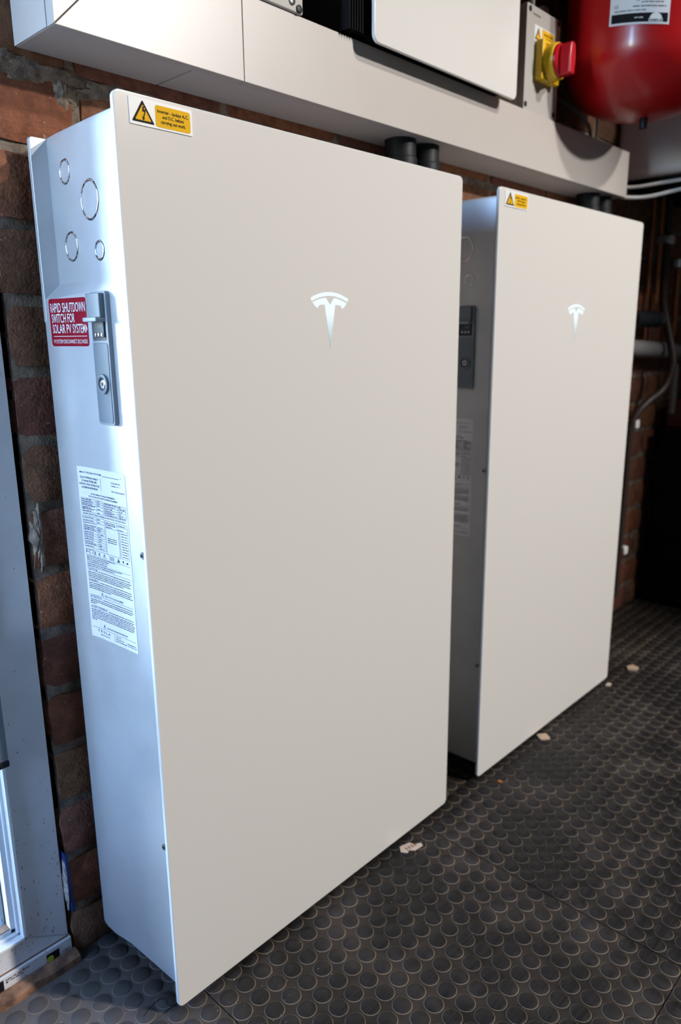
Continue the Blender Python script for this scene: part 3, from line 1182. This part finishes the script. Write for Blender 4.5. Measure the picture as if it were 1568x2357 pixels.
    def tri_o(cx, cy, s_):
        for k_ in range(3):
            a0, a1 = math.radians(90 + 120 * k_), math.radians(210 + 120 * k_)
            p0 = Vector((X(cx) + s_ * math.cos(a0), Zv(cy) + s_ * math.sin(a0)))
            p1 = Vector((X(cx) + s_ * math.cos(a1), Zv(cy) + s_ * math.sin(a1)))
            nn = (p1 - p0).orthogonal().normalized() * .00018
            b.add([FR(*(p0 - nn), .0002), FR(*(p1 - nn), .0002), FR(*(p1 + nn), .0002), FR(*(p0 + nn), .0002)], [(0, 1, 2, 3)])
        R_(cx - .006, cx + .006, cy - .008, cy + .002)
    tri_o(.315, .490, .0032)
    tri_o(.425, .490, .0032)
    for q_ in (.535, .588):
        R_(q_, q_ + .05, .480, .482)
        R_(q_, q_ + .05, .497, .499)
        R_(q_, q_ + .004, .480, .499)
        R_(q_ + .046, q_ + .05, .480, .499)
        R_(q_ + .02, q_ + .03, .484, .494)
    tri_o(.73, .491, .0032)
    R_(.70, .76, .493, .497)
    R_(.815, .85, .482, .484)
    R_(.82, .845, .484, .492)
    R_(.815, .85, .496, .498)
    R_(.90, .935, .485, .495)
    hl(.505)
    for i in range(4):
        mi_(.04, (.66, .52, .48, .47)[i], .516 + i * .0105)
    hl(.551)
    for i in range(2):
        mi_(.04, (.78, .62)[i], .562 + i * .0105)
    hl(.578)
    T('CAUTION:', .04, .598, .0034, .20, bold=0)
    mi_(.26, .95, .597)
    for i in range(4):
        mi_(.04, (.96, .93, .95, .80)[i], .610 + i * .0105)
    T('WARNING:', .04, .662, .0034, .20, bold=0)
    mi_(.26, .95, .661)
    for i in range(4):
        mi_(.04, (.96, .93, .97, .50)[i], .674 + i * .0105)
    tri_o(.30, .727, .0034)
    T('RISK OF VOLTAGE BACKFEED', .36, .732, .0021, .40)
    hl(.742)
    T('ATTENTION :', .04, .762, .0034, .25, bold=0)
    mi_(.31, .95, .761)
    for i in range(3):
        mi_(.04, (.96, .93, .15)[i], .774 + i * .0105)
    T('AVERTISSEMENT', .04, .822, .0034, .35, bold=0)
    mi_(.41, .95, .821)
    for i in range(7):
        mi_(.04, (.96, .93, .97, .95, .96, .94, .14)[i], .834 + i * .0100)
    tri_o(.29, .922, .0034)
    T('RISQUE DE TENSION DE RETOUR', .35, .927, .0021, .44)
    hl(.938)
    T('T E S L A', .13, .962, .0028, .28, bold=.02)
    T('MADE IN THE USA', .19, .980, .0016, .20)
    vl(.50, .945, .985)
    T('TESLA, INC.', .53, .955, .0017, .12)
    mi_(.53, .70, .968)
    mi_(.53, .76, .981)
    T('WWW.TESLA.COM', .78, .981, .0017, .19)
    mi_(.78, .96, .968)
    b.build('plate_print', 'navy_print', rl, smooth=0)
    return t


A = make_battery()
B = copy_tree(A)
B.location = (0.71687, 0, 0.0006)
B['label'] = 'farther white glass-fronted home battery, its left side mostly hidden behind the nearer one'

# ================================================================== TRUNKING
t = thing('cable_trunking', 'white plastic cable trunking running along the brick wall above both batteries', 'trunking', (0, .15, 1.206))
TZ, TT, TY, TL, TE = 1.206, 1.3085, 0.1050, 0.1207, 1.4645
FF = ((0, TY, 0), (1, 0, 0), (0, 0, 1), (0, -1, 0))


def lid(name, poly):
    return MB().prism(poly, *FF, -(TL - TY) + .0004, 0).build(name, 'pvc_lid', t, bevel=0.0009, seg=2)


lid('lid', [(.0006, TZ), (.2588, TZ), (.2588, TT), (.1027, TT)])
lid('lid', [(.2596, TZ), (TE, TZ), (TE, TT), (.2596, TT)])
lid('upright_lid', [(0, TZ + .0002), (.1020, TT + .0002), (.1020, 1.95), (0, 1.95)])
MB().box(.0012, .1872, TL + .0006, WALL - .0003, TZ + .0006, TT - .001).build('channel', 'pvc', t, bevel=0.0012)
MB().box(.1892, TE - .002, TL + .0006, WALL - .0003, TZ + .0006, TT - .001).build('channel', 'pvc', t, bevel=0.0012)
MB().box(.0004, .1012, TL + .0006, WALL - .0003, TT, 1.95).build('upright_channel', 'pvc', t, bevel=0.0012)
MB().prism([(0.0, TZ + .0012), (.05, TZ + .0512), (.05, TT), (0, TT)], (0, TL + .0006, 0), (1, 0, 0), (0, 0, 1), (0, -1, 0), -(WALL - .0003 - TL - .0006), 0).build('upright_channel_end', 'pvc', t)

# black cable glands in the underside of the trunking, above each battery
gl = thing('conduit_gland', 'black ribbed conduit gland under the trunking above nearer battery, left of the pair', 'gland', (.638, .150, 1.12), 'black conduit glands below the trunking')
MB().lathe([(.027, 1.2055), (.027, 1.178), (.029, 1.176), (.029, 1.160), (.026, 1.158), (.026, 1.1120)], (.638, .150, 0), n=28).build('gland_body', 'black_rubber', gl)
for k in range(3):
    MB().lathe([(.0265, -.002), (.0285, 0), (.0265, .002)], (.638, .150, 1.150 - k * .009), n=28).build('rib', 'black_rubber', gl)
for x, lab in ((.704, 'black ribbed conduit gland under the trunking above nearer battery, right of the pair'),
               (1.352, 'black conduit gland in shadow under trunking above farther battery, left one'),
               (1.418, 'black conduit gland in shadow under trunking above farther battery, right one')):
    c = copy_tree(gl)
    c.location.x = x
    c['label'] = lab

# ================================================================== INVERTER ABOVE THE TRUNKING
iv = thing('solar_inverter', 'black finned inverter with plain white glass front above the trunking', 'inverter', (.68, .2, 1.312))
IX0, IX1, IZ0, IZ1, IY = .4830, .8830, 1.3010, 1.95, .075
MB().prism(rrect(IX0, IX1, IZ0, IZ1, .012, 6), (0, IY, 0), (1, 0, 0), (0, 0, 1), (0, -1, 0), -.006, 0).build('glass_front', 'glass_white', iv, bevel=0.0014, seg=3)
MB().box(IX0 + .012, IX1 - .012, IY + .006, .1998, 1.3120, IZ1 - .02).build('housing', 'black_metal', iv, bevel=0.004)
for i in range(9):
    x = IX0 - .0375 + i * .0056
    MB().box(x, x + .0022, .0900, .1960, 1.3125, IZ1 - .03).build('fin', 'black_metal', iv)

# grey junction box left of the inverter
jb = thing('junction_box', 'grey plastic junction box with black corner screw, cut off at top edge', 'box', (.29, .2, 1.3095))
MB().box(.2150, .3640, .1010, .1998, 1.3090, 1.47).build('box_body', 'box_grey', jb, bevel=0.002)
for x, z in ((.3562, 1.3145), (.2230, 1.3145), (.3562, 1.462), (.2230, 1.462)):
    MB().lathe([(.0052, .0), (.0052, .0014), (.0046, .0018), (0, .0018)], (x, .1010, z), axis='Y', n=20).build('screw', 'black_rubber', jb)
bd = MB().lathe([(.0056, .0), (.0056, .0012), (.0050, .0016), (0, .0016)], (.3432, .1010, 1.3215), axis='Y', n=24).build('round_badge', 'steel', jb)
bb = MB()
put_text(bb, 'P65', ((.3432, .1010 - .0016, 1.3215), (1, 0, 0), (0, 0, 1), (0, -1, 0)), 0, -.0012, .0026, .0070, 'c', .0002)
bb.build('badge_lettering', 'black_print', bd, smooth=0)

# rotary isolator
iso = thing('isolator_switch', 'grey isolator box with red rotary knob on yellow base beside inverter', 'switch', (1.035, .2, 1.312))
QY = .110
MB().box(.9690, 1.0995, QY + .012, .1998, 1.3090, 1.4950).build('box_body', 'box_grey', iso, bevel=0.002)
MB().prism(rrect(.9680, 1.1005, 1.3090, 1.4962, .004, 3), (0, QY, 0), (1, 0, 0), (0, 0, 1), (0, -1, 0), -.0118, 0).build('box_lid', 'box_grey', iso, bevel=0.0015)
for x, z in ((.9785, 1.4870), (1.0912, 1.4890), (.9750, 1.3210), (1.0870, 1.3215)):
    MB().lathe([(.0050, .0), (.0050, .0010), (0, .0010)], (x, QY, z), axis='Y', n=20).build('screw', 'black_rubber', iso)
FI = ((0, QY, 0), (1, 0, 0), (0, 0, 1), (0, -1, 0))
bb = MB()
put_text(bb, 'Inverter', FI, .9905, 1.4800, .0045, .0290, 'l', .0004)
bb.build('box_lettering', 'black_print', iso, smooth=0)
il = MB().prism([(.9970, 1.4375), (1.0765, 1.4375), (1.0765, 1.4655), (.9970, 1.4655)], *FI, 0, .0005).build('warning_label', 'white_print', iso)
bb = MB()
bb.flat(rrect(1.0265, 1.0740, 1.4378, 1.4635, .002, 3), *FI, .0008, 0)
bb.flat([(.9995, 1.4405), (1.0245, 1.4405), (1.0120, 1.4625)], *FI, .0008, 1)
bb.flat([(1.0035, 1.4428), (1.0205, 1.4428), (1.0120, 1.4580)], *FI, .0010, 0)
bb.flat([(1.0118, 1.4560), (1.0108, 1.4500), (1.0122, 1.4500), (1.0112, 1.4440), (1.0140, 1.4512), (1.0126, 1.4512), (1.0132, 1.4552)], *FI, .0012, 1)
micro(bb, FI, 1.033, 1.070, 1.4545, .0030, random.Random(3), 1, .0010)
micro(bb, FI, 1.042, 1.064, 1.4480, .0030, random.Random(4), 1, .0010)
bb.build('label_print', ['yellow', 'black_print'], il, smooth=0)
MB().prism(rrect(1.0035, 1.0745, 1.3690, 1.4390, .003, 3), *FI, 0, .0165).build('switch_base', 'yellow_plastic', iso, bevel=0.0015)
dl = MB().lathe([(.0335, .0), (.0335, .012), (.0320, .0185), (.0300, .0190), (0, .0190)], (1.0390, QY - .0160, 1.4030), axis='Y', n=40).build('dial', 'yellow_plastic', iso)
for k in range(3):
    MB().box(1.0165 + k * .0052, 1.0200 + k * .0052, QY - .0172, QY - .0165, 1.4290, 1.4335).build('dial_mark', 'red_plastic', iso)
    MB().box(1.0480 + k * .0052, 1.0515 + k * .0052, QY - .0172, QY - .0165, 1.3722, 1.3760).build('dial_mark', 'red_plastic', iso)
kn = MB().lathe([(.0300, .0), (.0300, .003), (.0285, .0050), (0, .0050)], (1.0390, QY - .0352, 1.4030), axis='Y', n=40).build('knob_disc', 'red_plastic', iso)
MB().prism([(-.0095, -.0290), (.0095, -.0290), (.0125, .0), (.0095, .0255), (.0, .0285), (-.0095, .0255), (-.0125, 0)], (1.0390, QY - .0398, 1.4030), (1, 0, 0), (0, 0, 1), (0, -1, 0), 0, .0230).build('knob_grip', 'red_plastic', kn, bevel=0.003, seg=3)

# ================================================================== RED EXPANSION VESSEL
VC, VR = (1.28, .0), .17
vs_ = thing('expansion_vessel', 'glossy red expansion vessel with printed label, top right above trunking', 'vessel', (VC[0], VC[1], 1.33))
prof = [(0.0, 1.330)]
for i in range(1, 15):
    a = math.pi / 2 * i / 14
    prof.append((VR * math.sin(a) ** 0.85, 1.330 + .105 * (1 - math.cos(a))))
prof += [(VR, 1.5), (VR, 1.58), (VR + .004, 1.584), (VR + .004, 1.596), (VR, 1.60), (VR, 1.75)]
for i in range(1, 13):
    a = math.pi / 2 * i / 12
    prof.append((VR * math.cos(a), 1.75 + .095 * math.sin(a)))
MB().lathe(prof, (VC[0], VC[1], 0), n=72).build('shell', 'vessel_red', vs_, smooth=60)
MB().lathe([(.008, 1.310), (.008, 1.330), (.006, 1.334)], (VC[0], VC[1], 0), n=14).build('valve', 'black_rubber', vs_)
MB().box(VC[0] - .02, VC[0] + .02, .165, .1998, 1.60, 1.64).build('bracket', 'black_metal', vs_)


def FV(u, v, d):       # u in metres along the shell from azimuth 176 deg, v height
    a = math.radians(176.0) + u / VR
    sl = -.0155 * (u / .112)
    return (VC[0] + (VR + .0006 + d) * math.cos(a), VC[1] + (VR + .0006 + d) * math.sin(a), 1.4640 + v + sl)


lw = math.radians(37.2) * VR
vs, fs = [], []
n = 14
for i in range(n + 1):
    vs += [FV(lw * i / n, 0, 0), FV(lw * i / n, .150, 0)]
fs = [(2 * i, 2 * i + 2, 2 * i + 3, 2 * i + 1) for i in range(n)]
vl_ = MB().add(vs, fs).build('vessel_label', 'paper', vs_, recalc=False, smooth=60, label='silvery white printed label with black band')
bb = MB()
rectf(bb, FV, .004, lw - .003, .0035, .0190, .0003, 0)
rv = random.Random(12)
for k, (a, c) in enumerate(((.01, .07), (.045, .105), (.06, .10), (.05, .095))):
    micro(bb, FV, a * lw / .112, c * lw / .112, .0225 + k * .0068, .0024, rv, 0, .0003)
rectf(bb, FV, .050, .056, .040, .045, .0003, 0)
put_text(bb, 'CE', FV, .008, .0290, .0052, None, 'l', .0003)
hs = [(.0865 + .0110 * math.cos(math.pi * i / 12), .0085 + .0105 * math.sin(math.pi * i / 12)) for i in range(13)]
bb.add([FV(u, v, .0006) for u, v in hs], [tuple(range(13))], 1)
rectf(bb, FV, .0740, .0985, .0040, .0090, .0006, 1)
micro(bb, FV, .0755, .0975, .0050, .0030, rv, 0, .0009)
micro(bb, FV, .0480, .0640, .0100, .0022, rv, 1, .0006)
bb.build('label_print', ['black_print', 'white_print'], vl_, smooth=0)

# ================================================================== RIGHT-HAND BACKGROUND
bo = thing('wall_boiler', 'white enamelled boiler casing at right end of the trunking', 'boiler', (1.9, .2, 1.275))
MB().box(1.60, 2.25, -.17, .1995, 1.275, 2.05).build('casing', 'boiler_white', bo, bevel=0.02, seg=4)
MB().box(1.63, 2.22, -.14, .1995, 1.262, 1.275).build('base_plate', 'black_metal', bo)


def cable(name, label, pts, r, m_='cable_white', cat='cable', group=None, n=10):
    o = MB().tube(spline(pts), r, n).build(name, m_, at=pts[0])
    return tag(o, label, cat, group)


cable('cable', 'upper pale cable leaving the right end of the trunking', [(1.462, .150, 1.2420), (1.500, .148, 1.2412), (1.555, .120, 1.2440), (1.600, .060, 1.2540), (1.640, -.04, 1.262), (1.68, -.2, 1.262)], .0045, group='pale cables leaving the trunking')
cable('cable', 'lower pale cable leaving the right end of the trunking', [(1.462, .126, 1.2150), (1.500, .122, 1.2130), (1.560, .090, 1.2180), (1.605, .030, 1.2330), (1.640, -.060, 1.250), (1.68, -.22, 1.25)], .0050, group='pale cables leaving the trunking')
cable('cable', 'thin grey cable drooping behind the red vessel to the trunking', [(1.185, .185, 1.46), (1.216, .178, 1.4006), (1.265, .172, 1.388), (1.330, .170, 1.376), (1.378, .170, 1.358), (1.392, .170, 1.3095)], .0040, 'cable_grey')
cable('cable', 'thin grey vertical cable behind the red vessel near boiler', [(1.405, .175, 1.62), (1.412, .172, 1.45), (1.417, .170, 1.39), (1.417, .170, 1.3095)], .0032, 'cable_grey')
cable('cable', 'grey cable entering the top of the isolator box', [(1.055, .150, 1.4940), (1.053, .152, 1.56), (1.050, .165, 1.70), (1.050, .19, 1.9)], .0055, 'cable_grey')
cb = MB().box(1.118, 1.142, .160, .1995, 1.475, 1.545).build('cable_clamp', 'box_grey', at=(1.13, .2, 1.51), bevel=.003)
tag(cb, 'small grey clamp on the wall between isolator box and red vessel', 'clamp')


def pipe(name, label, pts, r, m_, group='pipes on the brick wall', k=None):
    o = MB().tube(spline(pts, 6) if len(pts) > 2 else pts, r, 14).build(name, m_, at=pts[0])
    return tag(o, label, 'pipe', group)


pipe('copper_pipe', 'thin vertical copper pipe right of farther battery, left one of two', [(1.816, .172, .99), (1.814, .172, 1.29)], .0060, 'copper')
pipe('copper_pipe', 'thin vertical copper pipe through grey clip, right one of two beside farther battery', [(1.866, .165, .97), (1.858, .165, 1.29)], .0075, 'copper')
pipe('copper_pipe', 'short vertical copper pipe at the right picture edge above grey pipe', [(2.027, .165, .875), (2.024, .165, 1.085)], .0085, 'copper')
pipe('heating_pipe', 'dark red-brown pipe with white clips bending down behind farther battery', [(1.906, .165, 1.262), (1.913, .165, 1.10), (1.918, .164, .98), (1.915, .140, .89), (1.900, .112, .80), (1.878, .116, .738), (1.850, .125, .708), (1.800, .140, .682), (1.762, .158, .640), (1.751, .165, .58), (1.748, .165, .40), (1.734, .165, .085)], .0115, 'dark_pipe')
pipe('waste_pipe', 'fat grey horizontal waste pipe right of farther battery', [(1.60, .168, .846), (2.45, .168, .806)], .0250, 'grey_pipe')
pb = thing('pipe_muff', 'short black horizontal pipe sleeve with bright end ring above waste pipe', 'pipe', (1.85, .165, .92))
MB().tube([(1.70, .165, .922), (1.880, .165, .922)], .0240, 20).build('sleeve', 'black_rubber', pb)
MB().tube([(1.880, .165, .922), (1.887, .165, .922)], .0245, 20).build('end_ring', 'steel', pb)
pipe('drain_pipe', 'short grey vertical pipe below the waste pipe at right edge', [(2.036, .150, .63), (2.030, .150, .785)], .0110, 'grey_pipe')
for (x, z, y), lab in (((1.914, 1.150, .165), 'white pipe clip high on the dark pipe beside the grey clip'),
                       ((1.766, .620, .165), 'white pipe clip just below the bend of dark pipe'),
                       ((1.757, .232, .165), 'white pipe clip low down on the dark pipe')):
    o = MB().prism(rrect(-.0135, .0135, -.0125, .0125, .006, 4), (x, y - .012, z), (1, 0, 0), (0, 0, 1), (0, -1, 0), -.040, .006).build('pipe_clip', 'white_print', at=(x, y, z), bevel=.003)
    tag(o, lab, 'clip', 'white pipe clips')
o = MB().prism(rrect(-.012, .012, -.011, .011, .006, 4), (1.860, .153, 1.147), (1, 0, 0), (0, 0, 1), (0, -1, 0), -.045, .004).build('pipe_clip', 'grey_pipe', at=(1.86, .16, 1.147), bevel=.003)
tag(o, 'grey pipe clip on the right copper pipe beside the white clip', 'clip')
o = MB().prism(rrect(-.012, .012, -.014, .014, .004, 4), (1.972, .150, 1.086), (1, 0, 0), (0, 0, 1), (0, -1, 0), -.049, .012).build('pipe_valve', 'steel', at=(1.97, .165, 1.086), bevel=.003)
tag(o, 'small metal valve on the wall left of the short copper pipe', 'valve')
tk = thing('floor_appliance', 'black floor-standing appliance in the dark right-hand corner', 'appliance', (2.2, 0, 0))
MB().box(1.985, 2.50, -.25, .170, .012, .585).build('casing', 'black_metal', tk, bevel=.006)
for x in (2.02, 2.46):
    for y in (-.21, .13):
        MB().lathe([(.018, 0), (.018, .013)], (x, y, 0), n=14).build('foot', 'black_rubber', tk)
o = MB().box(2.035, 2.45, -.15, .165, .5855, .675).build('storage_box', 'wood_red', at=(2.25, 0, .5855), bevel=.004)
tag(o, 'dark red box lying on the black appliance', 'box')

# ================================================================== LITTER ON THE FLOOR
def flat_thing(name, label, poly, z, th, m_, cat, mats=None):
    cx = sum(a for a, _ in poly) / len(poly)
    cy = sum(b_ for _, b_ in poly) / len(poly)
    o = MB().prism(poly, (0, 0, z), (1, 0, 0), (0, 1, 0), (0, 0, 1), 0, th).build(name, m_, at=(cx, cy, z))
    return tag(o, label, cat)


sc = flat_thing('printed_scrap', 'torn printed card scrap on the floor below nearer battery', [(.4500, -.0165), (.4560, -.0265), (.4640, -.0240), (.4700, -.0320), (.4900, -.0345), (.4940, -.0275), (.4830, -.0215), (.4800, -.0120), (.4600, -.0060)], .0018, .0007, 'scrap', 'scrap')
bb = MB()
rs = random.Random(2)
FC_ = ((0, 0, .0025), (.88, -.47, 0), (.47, .88, 0), (0, 0, 1))
for k in range(4):
    bb.box(.4620 + k * .0062, .4650 + k * .0062, -.0230 - .001 * k, -.0150 - .001 * k, .0025, .00265)
bb.build('scrap_print', 'brown_dirt', sc)
flat_thing('plastic_tab', 'small beige square plastic tab on floor below farther battery', [(a * .94 + .9635, b_ * .94 - .0140) for a, b_ in [(x * .8 + y * .6, -x * .6 + y * .8) for x, y in rrect(-.0125, .0125, -.0125, .0125, .004, 3)]], .0018, .003, 'beige', 'tab')
flat_thing('leaf_fragment', 'tiny orange leaf fragment on the floor between the batteries', [(.7455, -.0330), (.7480, -.0385), (.7520, -.0370), (.7515, -.0300), (.7480, -.0285)], .0018, .003, 'orange', 'fragment')
flat_thing('debris_flake', 'pale brown flake on dark floor right of farther battery', [(1.4250, -.0150), (1.4350, -.0330), (1.4560, -.0310), (1.4600, -.0120), (1.4420, -.0040)], .0018, .004, 'beige', 'fragment')
flat_thing('brick_chip', 'small pinkish brick chip at right foot of farther battery', [(1.2950, -.0100), (1.3020, -.0200), (1.3140, -.0170), (1.3120, -.0080)], .0018, .004, 'beige', 'fragment').data.materials[0] = MT['red_label'] if False else MT['scrap']
cr = MB()
rc = random.Random(44)
for k in range(150):
    if k < 45:
        x, y = rc.gauss(.115, .05), rc.gauss(-.075, .05)
    elif k < 75:
        x, y = rc.uniform(-.3, 0), rc.uniform(-.15, .15)
    else:
        x, y = rc.uniform(0, 1.6), rc.uniform(-.55, .0)
    if y > -.004 and x > -.02:
        continue
    s_ = rc.uniform(.0004, .0011) * (1.5 if rc.random() < .08 else 1)
    vs = [(x + s_ * rc.uniform(.5, 1.1) * math.cos(a), y + s_ * rc.uniform(.5, 1.1) * math.sin(a), z) for z, a in ((.0002, 0), (.0002, 2.1), (.0002, 4.2))]
    vs = [(a, b_, .0016) for a, b_, c_ in vs] + [(x, y, .0016 + s_)]
    cr.add(vs, [(0, 1, 3), (1, 2, 3), (2, 0, 3)])
o = cr.build('floor_crumbs', 'crumb', smooth=0)
o['kind'] = 'stuff'
tag(o, 'scattered pale crumbs and grit on the black stud floor', 'crumbs')
